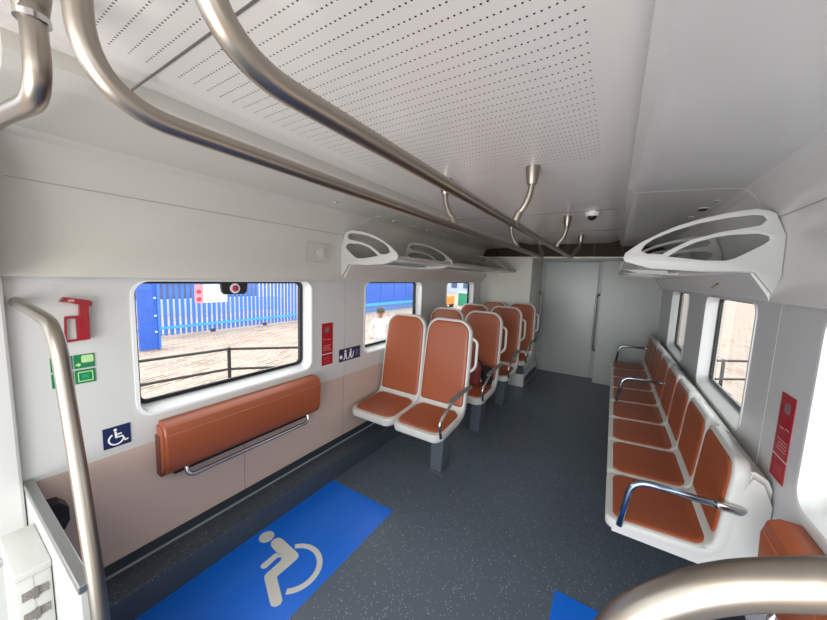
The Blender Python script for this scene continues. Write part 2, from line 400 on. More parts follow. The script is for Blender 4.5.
# ------------------------------------------------------------------ seats
def along(profile, v):
    """point and normal on an open (a, z) polyline at arc length v"""
    s = 0
    for i in range(len(profile)-1):
        a, b = Vector(profile[i]), Vector(profile[i+1]); L = (b-a).length
        if v <= s+L or i == len(profile)-2:
            return a+(b-a)*((v-s)/L), (b-a).normalized()
        s += L
def plen(profile): return sum((Vector(b)-Vector(a)).length for a, b in zip(profile, profile[1:]))
def smoothpoly(pts, r):
    return [(p.x, p.y) for p in fillet([(a, b, 0) for a, b in pts], r, 8)]
def pad(profile, v0, v1, W, rc, h, base, thick, re, nv=26, nu=14, wfun=None, rc2=None):
    """cushion or shell bent along a seat profile. Coordinates: x across, y = a, z up. h crown height above base offset."""
    bm = bmesh.new(); top = []; bot = []
    vs = [v0+(v1-v0)*(.5-.5*math.cos(math.pi*k/nv)) for k in range(nv+1)]
    for v in vs:
        p, t = along(profile, max(0, min(v, plen(profile)-1e-6))); nrm = Vector((-t.y, t.x))
        e = min(v-v0, v1-v); r = rc if (v-v0 < v1-v) else (rc2 or rc)
        Wv = W*(wfun((v-v0)/(v1-v0)) if wfun else 1)
        wv = Wv-(r-math.sqrt(max(0, r*r-(r-e)**2)) if e < r else 0)
        wv = max(wv, .002)
        rt, rb = [], []
        for k in range(nu+1):
            x = -wv*math.cos(math.pi*k/nu); dd = min(wv-abs(x), e)
            f = min(dd/re, 1); hh = h*math.sqrt(max(0, 1-(1-f)**2))
            q = p+nrm*(base+hh); rt.append(bm.verts.new((x, q.x, q.y)))
            q = p+nrm*(base-thick*(.55+.45*math.sqrt(max(0, 1-(1-f)**2)))) ; rb.append(bm.verts.new((x, q.x, q.y)))
        top.append(rt); bot.append(rb)
    for G, fl in ((top, 0), (bot, 1)):
        for a, b in zip(G, G[1:]):
            for k in range(nu):
                f = (a[k], a[k+1], b[k+1], b[k]); bm.faces.new(f[::-1] if fl else f)
    for i in range(nv):
        bm.faces.new((top[i][0], top[i+1][0], bot[i+1][0], bot[i][0])); bm.faces.new((top[i][nu], bot[i][nu], bot[i+1][nu], top[i+1][nu]))
    for i in (0, nv):
        for k in range(nu): bm.faces.new((top[i][k], bot[i][k], bot[i][k+1], top[i][k+1]))
    return bm
# forward-facing coach seat: local x across (0 = middle), y back, front edge at y=0, faces -y
SP = smoothpoly([(0, .425), (.36, .448), (.425, .47), (.445, .56), (.53, 1.20)], .07)
SL = plen(SP)
def coach_seat(aisle):
    t = thing('train_seat', 'x', 'seat')
    wf = lambda s: 1-.06*max(0, (s-.62)/.38)**1.6
    obj('seat_shell', pad(SP, 0, SL, .2135, .085, .010, 0, .052, .014, 44, 18, wf, .115), SHELL, t, smooth=70)
    obj('seat_cushion', pad(SP, .036, .405, .194, .075, .012, .008, .01, .018, 22, 14), LEATHER, t, smooth=70)
    obj('backrest_cushion', pad(SP, .455, SL-.020, .197, .03, .012, .008, .01, .018, 30, 16, lambda s: 1-.065*max(0, (s-.35)/.65)**1.6, .10), LEATHER, t, smooth=70)
    if aisle:
        obj('grab_handle', tube(fillet([(.19, .545, 1.06), (.245, .55, 1.03), (.248, .53, .82), (.20, .50, .78)], .035), .0115), SHELL, t, smooth='all')
        a = tube(fillet([(.218, .50, .655), (.224, .18, .652), (.228, -.045, .56), (.224, .0, .44)], [0, .10, .05, 0], 8), .0105)
        ar = obj('armrest', a, CHROME, t, smooth='all')
        obj('armrest_pad', tube([(.221, .50, .664), (.222, .34, .664), (.224, .17, .658), (.225, .12, .645)], 0, 12, flat=(.011, .021)), DGREY, ar, smooth=50)
        obj('pedestal', prism([(.02, .0), (.115, .0), (.135, .40), (.02, .40)], .25, .38, 'y'), PED, t)
        obj('pedestal_foot', box(-.0, .13, .235, .395, 0, .012, .003), PED, t)
    else:
        obj('wall_bracket', box(-.235, -.15, .14, .36, .30, .41, .01), PED, t)
    return t
seat_a = coach_seat(True); seat_w = coach_seat(False)
rows = ['front row, nearest the blue floor marking', 'second row, behind the nearest pair', 'third row from the viewer', 'last row, against the white partition']
for k in range(4):
    y = 1.885+.83*k
    a = seat_a if k == 0 else copy_tree(seat_a); b = seat_w if k == 0 else copy_tree(seat_w)
    a.location = (-1.14, y, 0); b.location = (-1.568, y+.0, 0)
    a['label'] = 'brown leather aisle seat with armrest and handle, ' + rows[k]
    b['label'] = 'brown leather window seat without armrest, ' + rows[k]
    a['group'] = 'aisle seats on the left side'; b['group'] = 'window seats on the left side'
    if k == 3:
        for ch in list(a.children):
            if ch.name.startswith('pedestal'): ch.scale.z = .3; ch.location.z = .19 if not ch.name.startswith('pedestal_foot') else .19
            if ch.name.startswith('pedestal') and not ch.name.startswith('pedestal_foot'): ch.scale.z = .55
# longitudinal bench seats on the right: local x along the car, y back towards the wall; rotated so they face -x
BP = smoothpoly([(0, .445), (.345, .466), (.380, .495), (.390, .56), (.416, .878)], .035)
BL = plen(BP)
def bench_seat():
    t = thing('bench_seat', 'x', 'seat')
    obj('seat_shell', pad(BP, 0, BL, .222, .05, .012, 0, .040, .014, 40, 18, lambda s: 1-.015*max(0, (s-.6)/.4)**2, .065), SHELL, t, smooth=70)
    body = prism([(.03, .405), (.50, .405), (.514, .43), (.514, .79), (.500, .825), (.465, .846), (.440, .846), (.41, .76), (.385, .50), (.28, .45), (.03, .43)], -.2215, .2215, 'x')
    bmesh.ops.bevel(body, geom=[e for e in body.edges if abs(e.verts[0].co.x-e.verts[1].co.x) < 1e-6 and (e.verts[0].co.z+e.verts[1].co.z)/2 > .80], offset=.02, segments=3, affect='EDGES')
    obj('seat_base', body, SHELL, t, smooth=35)
    obj('seat_cushion', pad(BP, .030, .375, .204, .055, .010, .010, .01, .016, 22, 14), LEATHER, t, smooth=70)
    obj('backrest_cushion', pad(BP, .428, BL-.020, .204, .04, .010, .010, .01, .016, 26, 14, lambda s: 1-.015*max(0, (s-.3)/.7)**2, .062), LEATHER, t, smooth=70)
    return t
def bench_arm(t, x):
    obj('armrest', tube(fillet([(x, .055, .455), (x, .085, .69), (x, .425, .69)], .075), .0135), mat('steel_blue_reflection', (.34, .42, .52), .2, 1), t, smooth='all')  # blue reflection is put into the steel's base colour
    obj('armrest_socket', tube([(x, .36, .69), (x, .425, .69), (x-.012*(1 if x > 0 else -1), .44, .69)], [.0175, .0175, .012], 14), CHROME, t, smooth=50)
b0 = bench_seat(); nth = ['nearest', 'second', 'third', 'fourth', 'fifth', 'sixth', 'seventh', 'farthest']
extra = [', with an armrest', '', '', '', ', with an armrest', '', '', ', by the end wall']
for k in range(8):
    t = b0 if k == 0 else copy_tree(b0)
    t.location = (.062, 1.885+.446*k, 0); t.rotation_euler = (0, 0, -math.pi/2)
    t['label'] = '%s brown seat of the row under the right windows%s' % (nth[k], extra[k]); t['group'] = 'aisle-facing seats along the right wall'
    SEATS = t
    if k == 0: first = t
    if k == 4: fifth = t
    if k == 7: last = t
bench_arm(first, .236); bench_arm(fifth, .209); bench_arm(last, -.205)

# tip-up seats / leaning pads
def tip_seat(x, y0, y1, s, label, zt=.80, zb=.54):
    t = thing('tip_up_seat', label, 'seat', (x, (y0+y1)/2, zb)); L = (y1-y0)/2
    pr = [(0, .0), (.055*s, .0), (.075*s, .012), (.092*s, .05), (.098*s, .20), (.085*s, .245), (.055*s, .262), (.0, .262)]
    bm = prism(pr, -L, L)
    es = [e for e in bm.edges if abs(e.verts[0].co.y-e.verts[1].co.y) < 1e-6]
    bmesh.ops.bevel(bm, geom=es, offset=.014, segments=3, affect='EDGES')
    c = obj('seat_cushion', bm, LEATHER, t, smooth=35)
    obj('cushion_ridge', box(min(.088*s, .097*s), max(.088*s, .097*s), -L+.02, L-.02, .205, .211, .002), mat('ridge_highlight_brown', (.42, .14, .07), .35), c)  # lighter brown paints the top-edge highlight onto the ridge
    obj('end_cap', box(min(.0, .05*s), max(.0, .05*s), -L-.004, L+.004, -.006, .2, .004), mat('dark_brown_trim', (.13, .03, .015), .45), t)
    obj('release_bar', tube(fillet([(.05*s, -L+.1, .03), (.075*s, -L+.1, -.045), (.075*s, L-.1, -.045), (.05*s, L-.1, .03)], .04), .011), CHROME, t, smooth='all')
    obj('backing_strip', box(min(0, .03*s), max(0, .03*s), -L+.06, L-.06, -.03, .01), BLK, t)
    return t
tip_seat(XL+.004, .59, 1.545, 1, 'long brown padded tip-up seat folded against the left wall')
tip_seat(XR-.004, .59, 1.48, -.88, 'brown padded tip-up seat folded on the right wall behind the foreground rail')

# ------------------------------------------------------------------ luggage racks
OUT = [(.033, 1.696), (.088, 1.743), (.159, 1.786), (.22, 1.816), (.293, 1.841), (.36, 1.857), (.417, 1.867), (.462, 1.871), (.50, 1.862), (.524, 1.848), (.534, 1.822), (.559, 1.76), (.564, 1.60), (.546, 1.526), (.486, 1.612), (.47, 1.616), (.318, 1.612), (.138, 1.622), (.036, 1.653), (.026, 1.67)]
HI = [(.095, 1.705), (.11, 1.735), (.143, 1.761), (.21, 1.793), (.295, 1.822), (.38, 1.838), (.455, 1.846), (.485, 1.842), (.498, 1.825), (.485, 1.806), (.445, 1.797), (.365, 1.783), (.269, 1.752), (.21, 1.715), (.175, 1.69), (.12, 1.692)]
LO = [(.199, 1.679), (.24, 1.712), (.288, 1.739), (.34, 1.757), (.397, 1.768), (.48, 1.770), (.51, 1.76), (.514, 1.745), (.50, 1.728), (.451, 1.692), (.42, 1.671), (.394, 1.662), (.33, 1.662)]
def rack(fx, side, ys, y1, label, m):
    t = thing('luggage_rack', label, 'luggage rack', (fx(.3), ys[0], 1.6)); off = Vector((-fx(.3), -ys[0], -1.6))
    def place(bm):
        bmesh.ops.translate(bm, verts=bm.verts, vec=off); return bm
    for k, y in enumerate(ys):
        obj('rack_bracket', place(plate([[(fx(a), z) for a, z in P] for P in (OUT, HI, LO)], .022, 'xz', y, .004)), m, t, smooth=35)
    obj('glass_shelf', place(prism([(fx(.10), 1.648), (fx(.10), 1.655), (fx(.52), 1.640), (fx(.52), 1.633)], ys[0]+.01, y1)), SHELFG, t)
    obj('front_rail', place(prism([(fx(a), z) for a, z in ((.034, 1.66), (.06, 1.648), (.11, 1.645), (.11, 1.652), (.068, 1.662), (.06, 1.678), (.04, 1.682))], ys[0], y1)), m, t, smooth=40)
    obj('support_rail', place(prism([(fx(a), z) for a, z in ((.30, 1.628), (.33, 1.628), (.33, 1.645), (.30, 1.645))], ys[0], y1)), mat('aluminium_rail', (.42, .43, .42), .35, .7), t)
    obj('light_cover', place(prism([(fx(a), z) for a, z in ((.36, 1.618), (.53, 1.612), (.53, 1.632), (.36, 1.638))], ys[0]+.02, y1)), FRAMEW, t)
rack(lambda x: x, 'right', [1.87, 2.75, 3.6, 4.45], 4.78, 'white luggage rack with cut-out brackets above the right windows', BRACK)
rack(MX, 'left', [1.81, 2.68, 4.42], 4.95, 'white luggage rack with cut-out brackets above the left windows', BRACK)

# ------------------------------------------------------------------ overhead rails
def socket(bm, x, y, z=2.05):
    prof = [(.030, z+.002), (.030, z-.012), (.026, z-.045), (.021, z-.075), (.0195, z-.078)]
    n = 16; rings = [[bm.verts.new((x+r*math.cos(2*math.pi*k/n), y+r*math.sin(2*math.pi*k/n), zz)) for k in range(n)] for r, zz in prof]
    for a, b in zip(rings, rings[1:]):
        for k in range(n): bm.faces.new((a[k], a[(k+1) % n], b[(k+1) % n], b[k]))
    bm.faces.new(rings[0]); bm.faces.new(rings[-1][::-1]); return bm
def long_rail(x, xm, ynear, ztop, label):
    t = thing('overhead_handrail', label, 'handrail')
    obj('rail', tube(fillet([(x, ynear, 2.055), (x, ynear, 1.805), (x, 3.86, 1.805), (xm, 3.98, 1.95), (xm, 3.98, 2.05)], [0, .13, .05, .05, 0], 12), .0178, 20), STEEL, t, smooth='all')
    s = obj('ceiling_socket', socket(bmesh.new(), x, ynear), STEEL, t, smooth=40)
    for y in (1.52, 2.78):
        p = obj('rail_support', tube(fillet([(xm, y, 2.05), (xm, y, 1.92), (x, y, 1.815)], .10, 10), .014, 14), STEEL, t, smooth='all')
        obj('support_socket', socket(bmesh.new(), xm, y), STEEL, p, smooth=40)
        obj('support_clamp', tube([(x+(xm-x)*.35, y, 1.86), (x, y, 1.80)], [.016, .021], 14), STEEL, p, smooth=50)
    obj('ceiling_socket', socket(bmesh.new(), xm, 3.98), STEEL, t, smooth=40)
long_rail(-.42, -.35, .195, 2.05, 'long steel overhead handrail nearest the aisle centre, right of the pair')
long_rail(-.71, -.78, .165, 2.05, 'long steel overhead handrail, left of the pair under the ceiling')
t = thing('overhead_handrail', 'short bent steel tube from a ceiling socket in the upper left corner', 'handrail')
obj('rail', tube(fillet([(-.905, .15, 2.05), (-.880, .15, 1.835), (-1.21, .14, 1.872), (-1.9, .12, 1.90)], [0, .09, .05, 0], 12), .0178, 20), STEEL, t, smooth='all')
obj('ceiling_socket', socket(bmesh.new(), -.905, .15, 2.05), STEEL, t, smooth=40)
bm = lathe([(.0235, 1.965), (.0235, 1.975)], 18, (-.905+.006, .15, 0)); obj('socket_ring', bm, CHROME, t, smooth=50)

# draught partition and its grab rails
t = thing('draught_partition', 'low white partition with a steel cap beside the left door pillar', 'partition', (-1.42, .19, 0))
obj('partition_panel', box(-.395, .325, -.010, .008, 0, .705, .003), mat('partition_panel_white', (.46, .46, .445), .35), t)
obj('steel_cap', box(-.395, .33, -.013, .015, .700, .724, .003), mat('satin_steel', (.40, .40, .40), .35, 1), t)
t = thing('grab_rail', 'bent steel grab rail rising from floor and curving into the left pillar', 'handrail', (-1.05, .21, 0))
gp = [(-1.83, .205, 1.402), (-1.50, .21, 1.388), (-1.29, .21, 1.372), (-1.225, .21, 1.16), (-1.15, .21, .93), (-1.075, .21, .66), (-1.04, .21, .3), (-1.03, .21, 0)]
obj('rail', tube([Vector(p)-Vector((-1.05, .21, 0)) for p in fillet(gp, [0, .1, .11, .12, .12, .12, .1, 0], 10)], .0178, 22), STEEL, t, smooth='all')
obj('floor_flange', lathe([(.036, 0), (.036, .008), (.022, .014)], 20, (.02, 0, 0)), STEEL, t, smooth=40)
t = thing('grab_rail', 'large bent steel grab rail in the right foreground, closest to the viewer', 'handrail', (-.1, .28, 0))
gp = spline([(.60, .36, 1.352), (.45, .36, 1.350), (.30, .36, 1.343), (.22, .36, 1.338), (.17, .36, 1.330), (.146, .36, 1.318), (.112, .36, 1.296), (.080, .36, 1.266), (.045, .36, 1.22), (.022, .36, 1.165), (.0, .36, 1.08), (-.03, .36, .93), (-.09, .36, .70), (-.14, .36, .45), (-.155, .36, .22), (-.155, .36, 0)])
obj('rail', tube([p-Vector((-.1, .28, 0)) for p in gp], .0178, 28), STEEL, t, smooth='all')
obj('floor_flange', lathe([(.036, 0), (.036, .008), (.022, .014)], 20, (-.055, .08, 0)), STEEL, t, smooth=40)

# white equipment box on the partition
t = thing('equipment_box', 'small white plastic box with two perforated vents mounted on the partition', 'box', (-1.537, .140, .225))
obj('box_body', box(-.13, .122, -.036, .038, 0, .375, .004), BOXW, t, smooth=30)
obj('box_lid', box(-.132, .125, -.038, .04, .375, .402, .005), BOXW, t, smooth=30)
obj('latch', box(-.12, -.10, -.044, -.036, .31, .335, .002), CHROME, t)
obj('lid_seam', box(.1215, .1228, -.001, .001, .02, .375), SEAM, t)
VENT = mat('perforated_vent', (.20, .18, .16), .5, noise=(260, .9))
for z in (.305, .235, .165): 
    v = obj('vent_strip', box(.1215, .1245, -.025, .03, z, z+.028, .001), VENT, t); obj('vent_clip', box(.1245, .129, -.004, .008, z-.004, z+.032, .001), mat('vent_clip_grey', (.16, .15, .14), .4), v)
# black moulded holder on the wainscot
t = thing('wheelchair_belt_holder', 'black rounded plastic holder on the beige panel behind the partition', 'holder', (XL+.004, .245, .50))
obj('holder_body', prism([(-.03, .0), (.02, .0), (.035, .03), (.035, .085), (.012, .115), (-.02, .12), (-.035, .09)], 0, .062, 'x'), BLK, t)
obj('belt_slot', box(.0615, .064, -.015, .02, .03, .045), DARK, t)

# ------------------------------------------------------------------ notices on the walls
def yz_poly(pts, x, th=.002): return plate([pts], th, 'yz', x)
def notice(x, sg, label):
    t = thing('red_notice', label, 'sign', (x, 1.685, .84)); ox = sg*.0015
    obj('main_panel', box(ox-.001, ox+.001, -.055, .055, .09, .325), RED, t)
    obj('lower_panel', box(ox-.001, ox+.001, -.055, .055, 0, .082), RED, t)
    xs = ox+sg*.0012
    obj('alarm_pictogram', yz_poly(rrect(-.026, .016, .255, .295, .012), xs, .001), GREYP, t)
    for a, b, z in ((-.04, -.012, .20), (.0, .03, .195)): obj('small_print', box(xs-.0005, xs+.0005, a, b, z, z+.004), FADED, t)
    for k in range(4): obj('small_print', box(xs-.0005, xs+.0005, -.04, .035-.006*(k % 3), .115+k*.012, .118+k*.012), FADED, t)
    bm = bmesh.new()
    for k in range(4): box_into(bm, xs-.0005, xs+.0005, -.038, .03-.008*(k % 2), .02+k*.013, .0225+k*.013)
    obj('small_print', bm, mat('dim_print', (.55, .08, .08), .45), t)
notice(XL, 1, 'narrow red emergency notice on the left wall beside the large window')
notice(XR, -1, 'narrow red emergency notice on the right wall above the last bench seat')
# emergency hammer in its red holder
t = thing('emergency_hammer', 'red emergency hammer in a red wire holder high on the left wall', 'emergency hammer', (XL, .35, 1.24))
obj('hammer_head', prism([(-.042, .158), (-.03, .176), (.043, .160), (.047, .150), (.043, .138), (.036, .136), (-.03, .158)], .006, .032, 'x'), REDP, t)
obj('hammer_shaft', prism([(.008, .09), (.034, .09), (.036, .14), (.01, .142)], .008, .03, 'x'), REDP, t)
obj('hammer_grip', prism([(.014, .0), (.034, .002), (.036, .1), (.016, .1)], .006, .028, 'x'), REDP, t)
obj('wire_holder', plate([[(-.036, -.006), (.036, 0), (.037, .098), (-.030, .098)], [(-.029, .003), (.0, .005), (.0, .089), (-.025, .089)]], .01, 'yz', .007), REDP, t)
obj('head_sticker', box(.0322, .0328, -.022, -.004, .158, .167), FADED, t)
for yy, zz, kind, lab in ((.302, 1.121, 0, 'upper left green safety sign partly behind the grab rail'), (.366, 1.121, 1, 'upper right green safety sign with a pale green panel'), (.302, 1.057, 2, 'lower left green safety sign partly behind the grab rail'), (.366, 1.057, 3, 'lower right green safety sign with a framed square')):
    t = thing('green_sign', lab, 'sign', (XL, yy, zz), 'green safety signs')
    obj('sign_panel', box(.0, .003, -.029, .031, 0, .057), GREEN, t)
    if kind == 1:
        obj('pale_panel', yz_poly(rrect(-.008, .028, .022, .053, .006), .0035, .001), PGREEN, t)
        obj('arrow', yz_poly([(-.025, .012), (-.018, .012), (-.018, .006), (-.009, .016), (-.018, .025), (-.018, .019), (-.025, .019)], .0035, .001), PGREEN, t)
    elif kind == 3:
        obj('square_frame', plate([[(-.021, .008), (.024, .008), (.024, .049), (-.021, .049)], [(-.018, .012), (.021, .012), (.021, .045), (-.018, .045)]], .001, 'yz', .0035), PGREEN, t)
        obj('inner_square', yz_poly([(-.01, .02), (.012, .02), (.012, .037), (-.01, .037)], .0035, .001), mat('mid_green', (.01, .32, .12), .4), t)
    else:
        obj('exit_pictogram', yz_poly([(-.02, .01), (-.004, .01), (-.004, .045), (-.02, .045)], .0035, .001), PGREEN, t)
# wheelchair symbol, drawn in the sign's own plane: (right, up), about 1 unit high
def chair_symbol():
    head = [(.44+.075*math.cos(a), .90+.075*math.sin(a)) for a in [2*math.pi*k/16 for k in range(16)]]
    body = [(.40, .80), (.48, .81), (.50, .66), (.72, .66), (.72, .59), (.51, .58), (.52, .49), (.76, .49), (.88, .20), (.98, .24), (1.0, .17), (.84, .10), (.70, .41), (.42, .41)]
    wheel = []
    for k in range(19):
        a = math.radians(118+k*12.5); wheel.append((.46+.36*math.cos(a), .36+.36*math.sin(a)))
    for k in range(18, -1, -1):
        a = math.radians(118+k*12.5); wheel.append((.46+.28*math.cos(a), .36+.28*math.sin(a)))
    return head, body, wheel
t = thing('wheelchair_sign', 'square navy sign with a white wheelchair symbol on the left wall', 'sign', (XL, .452, .74))
obj('sign_panel', box(0, .003, -.047, .047, 0, .094), NAVY, t)
bm = bmesh.new()
for P in chair_symbol():
    prism([(-.04+p[0]*.078, .008+p[1]*.078) for p in P], .003, .0042, 'x', bm)
obj('wheelchair_pictogram', bm, WHITE, t)
t = thing('priority_sign', 'long navy priority seating sign with white figures on the left wall', 'sign', (XL, 1.935, .828))
obj('sign_panel', box(0, .003, -.125, .125, 0, .104), NAVY, t)
def fig(bm, y, s, tilt=0, k=0):
    prism([(y+.011*math.cos(2*math.pi*i/10)*s+tilt, .083+.011*math.sin(2*math.pi*i/10)*s) for i in range(10)], .003, .004, 'x', bm)
    prism([(y-.012*s+tilt, .070), (y+.012*s+tilt, .070), (y+.014*s, .035), (y+.024*s, .012), (y+.014*s, .010), (y, .034), (y-.014*s, .010), (y-.022*s, .012), (y-.010*s, .038)], .003, .004, 'x', bm)
bm = bmesh.new(); fig(bm, -.055, 1, .0); fig(bm, .0, 1, .006)
prism([(-.105+.016*math.cos(2*math.pi*i/14), .04+.016*math.sin(2*math.pi*i/14)) for i in range(14)], .003, .004, 'x', bm)
prism([(.018, .02), (.035, .02), (.046, .07), (.038, .07), (.03, .035)], .003, .004, 'x', bm)
obj('seated_figures', bm, WHITE, t)
bm = bmesh.new()
for k in range(4): box_into(bm, .003, .004, .06, .11-.008*(k % 2), .03+k*.014, .034+k*.014)
obj('small_print', bm, mat('grey_print_light', (.20, .21, .30), .5), t)
# small emblem on the right header
t = thing('header_sticker', 'small gold and black sticker on the panel above the right window', 'sticker', (.5065, 2.47, 1.566)); t.rotation_euler = (0, math.radians(33), 0); t.scale = (1, 2.0, 1.5)
obj('sticker_figure', prism([(-.03, .035), (-.005, .05), (.012, .02), (.03, -.005), (.03, -.02), (.005, -.01), (-.01, .015), (-.03, .02)], -.003, 0, 'x'), mat('gold_print', (.38, .27, .10), .4), t)
obj('sticker_mark', prism([(-.012, .012), (.004, .02), (.012, .0), (.0, -.006)], -.004, -.003, 'x'), DARK, t)
obj('sticker_mark', prism([(.016, -.012), (.026, -.008), (.03, -.022), (.018, -.024)], -.004, -.003, 'x'), mat('dark_red_print', (.2, .05, .03), .4), t)
# door button bracket on the first window
t = thing('window_button', 'black bracket with a round red button in a white ring at the window top', 'button', (XL-.058, 1.02, 1.47))
obj('bracket', prism([(-.078, 0), (.078, 0), (.070, -.055), (.058, -.068), (-.058, -.068), (-.070, -.055)], -.012, .006, 'x'), BLK, t)
obj('white_ring', lathe([(.029, .006), (.029, .009), (.0, .009)][:2], 24, (0, .0, -.034), 'x'), WHITE, t)
obj('red_button', lathe([(.018, .009), (.018, .014), (.013, .017)], 24, (0, .0, -.034), 'x'), mat('button_red', (.42, .02, .06), .3), t)

# ceiling camera, downlights and vents
t = thing('ceiling_camera', 'small white dome camera with a black lens on the ceiling', 'camera', (-.175, 2.66, 2.05))
obj('camera_base', lathe([(.048, 0), (.048, -.02), (.042, -.032)], 22), FRAMEW, t, smooth=40)
obj('lens_dome', lathe([(.030, -.030), (.027, -.045), (.018, -.056), (.004, -.061)], 18), BLK, t, smooth=60)
def slot(x, y, z, a, b, lab, ang):
    t = thing('ceiling_vent', lab, 'vent', (x, y, z), 'dark fittings in the cove panels'); t.rotation_euler = (0, ang, 0)
    obj('vent_frame', plate([rrect(-a-.006, a+.006, -b-.006, b+.006, .006), rrect(-a, a, -b, b, .004)], .004, 'xy', -.001), SIDE, t)
    obj('vent_insert', box(-a, a, -b, b, -.001, .003), DARK, t)
for x, y, a, b, lab in ((.425, 2.30, .012, .035, 'small dark slot in the right cove, nearest of the three'), (.405, 2.52, .022, .055, 'wide dark slot in the right cove above the luggage rack'), (.39, 2.78, .008, .02, 'tiny dark slot in the right cove, farthest of the three')):
    slot(x, y, 1.9955+(.40-x)*.04, a, b, lab, .05)
for i, (x, y, a, b) in enumerate(((-1.555, 1.51, .006, .012), (-1.60, 2.0, .008, .014), (-1.60, 2.24, .012, .035), (-1.60, 2.52, .008, .014), (-1.60, 2.80, .012, .035), (-1.60, 3.15, .008, .014))):
    slot(x, y, 1.9955, a, b, 'small dark slot in the left cove, number of rack brackets nearby %s' % 'none' if False else ['tiny dark dot in the left cove, nearest the viewer', 'small dark dot in the left cove above the first rack bracket', 'long dark slot in the left cove above the first rack bracket', 'small dark dot in the left cove between two long slots', 'long dark slot in the left cove above the second rack bracket', 'small dark dot in the left cove, farthest of the row'][i], -.05)
t = thing('speaker_panel', 'faint square speaker panel in the left upper panel before the rack', 'speaker', (MX(.5435), 1.56, 1.68))
for a in (0,):
    obj('panel_frame', plate([rrect(-.10, .10, -.06, .07, .01), rrect(-.097, .097, -.057, .067, .009)], .003, 'yz', .0), SEAM, t)
    obj('speaker_grille', lathe([(.035, -.001), (.035, .0025)], 22, (0, .02, .005), 'x'), mat('pale_grille', (.62, .61, .56), .5), t)

# bag left on the second aisle seat
t = thing('shoulder_bag', 'red patterned bag with a black side lying on the second aisle seat', 'bag', (-1.10, 2.98, .478))
def blob(cx, cy, cz, sx, sy, sz, seed, p=.75):
    bm = bmesh.new(); bmesh.ops.create_icosphere(bm, subdivisions=4, radius=1); rnd = random.Random(seed); ph = [rnd.uniform(0, 6) for _ in range(6)]
    for v in bm.verts:
        c = v.co.copy(); q = Vector([math.copysign(abs(k)**p, k) for k in c])
        d = 1+.07*math.sin(5*c.x+ph[0])*math.sin(4*c.z+ph[1])+.04*math.sin(9*c.y+ph[2]+5*c.z)
        v.co = Vector((cx+q.x*sx*d, cy+q.y*sy*d, cz+q.z*sz*d))
    return bm
obj('bag_body', blob(0, .0, .115, .055, .075, .115, 3), FABR, t, smooth='all')
obj('black_side', blob(.105, .055, .10, .055, .055, .10, 5), FABK, t, smooth='all')
obj('carry_strap', tube(fillet([(-.02, .0, .20), (.0, -.02, .255), (.04, .02, .25), (.07, .04, .17)], .04), 0, 8, flat=(.003, .012)), FABK, t, smooth='all')

# ------------------------------------------------------------------ floor marking
t = thing('floor_marking', 'large blue rectangle with a white wheelchair figure on the floor', 'floor marking', (-1.375, .9, .0))
def fo(pts): return [(x+1.375, y-.9) for x, y in pts]
obj('blue_panel', box(-.275, .275, -.685, .70, .0002, .0018), BLUEF, t)
ell = [(-1.578+.042*math.cos(a), 1.006+.033*math.sin(a)) for a in [2*math.pi*k/24 for k in range(24)]]
# the figure lies towards the wall: head, torso and legs, arm, wheel
head = [(-1.583+.041*math.cos(a), 1.012+.041*math.sin(a)) for a in [2*math.pi*k/28 for k in range(28)]]
body = [(-1.506, .988), (-1.530, 1.005), (-1.533, 1.028), (-1.520, 1.048), (-1.500, 1.053), (-1.345, 1.043), (-1.323, 1.033), (-1.317, 1.012), (-1.318, .905), (-1.315, .893), (-1.192, .838), (-1.183, .820), (-1.192, .800), (-1.212, .792), (-1.230, .798), (-1.352, .850), (-1.370, .860), (-1.376, .875), (-1.380, .958), (-1.388, .972), (-1.402, .976)]
arm = [(-1.430, .985), (-1.400, .975), (-1.412, .965), (-1.405, .893), (-1.416, .880), (-1.436, .880), (-1.443, .892), (-1.445, .970)]
c = (-1.293, .977); wh = []
A0, A1 = math.radians(140), math.radians(-52)
for k in range(33):
    a = A0+(A1-A0)*k/32; wh.append((c[0]+.146*math.cos(a), c[1]+.146*math.sin(a)))
for k in range(32, -1, -1):
    a = A0+(A1-A0)*k/32; wh.append((c[0]+.117*math.cos(a), c[1]+.117*math.sin(a)))
for nm, P in (('symbol_head', head), ('symbol_body', body), ('symbol_arm', arm), ('symbol_wheel', wh)):
    obj(nm, prism(fo(P), .0018, .0030, 'z'), LOGOW, t)
t = thing('floor_marking', 'blue floor marking cut off at the lower edge beside the foreground rail', 'floor marking', (.12, 1.0, 0))
obj('blue_panel', box(-.235, .275, -.7, .63, .0002, .0018), BLUEF, t)

# ------------------------------------------------------------------ outside
struct(obj('ground', box(-60, 40, -20, 120, ZG-.05, ZG), GROUND))
# blue palisade fence along the yard
FX = -13.8
t = thing('palisade_fence', 'blue palisade fence across the yard seen through the large left window', 'fence', (FX, 4.4, ZG))
pb = box(-.02, .02, -.056, .056, .06, 2.45, .006); pale = obj('paling', pb, PBLUE, t)
for k in range(1, 52):
    c_ = pale.copy(); COL.objects.link(c_); c_.parent = t; c_.location = (0, k*.188, 0)
pale.location = (0, 0, 0)
obj('cross_rail', box(.02, .07, -.3, 9.9, .30, .40), CYAN, t); obj('cross_rail', box(.02, .07, -.3, 9.9, 2.0, 2.08), PBLUE, t)
for i, yy in enumerate((2.1, 4.4, 6.6)): obj('foot_bracket', box(-.04, .05, yy, yy+.16, -.0, .12), mat('fence_dark', (.03, .04, .12), .5), t)
t = thing('yard_banner', 'white banner with a pink left side hung on the blue fence', 'banner', (FX+.024, 6.55, .15))
obj('banner_sheet', box(0, .01, -.62, .62, 0, .74), BANNER, t)
obj('pink_side', box(.01, .014, -.62, -.30, .0, .74), mat('banner_pink', (.66, .32, .38), .6), t)
bm = bmesh.new()
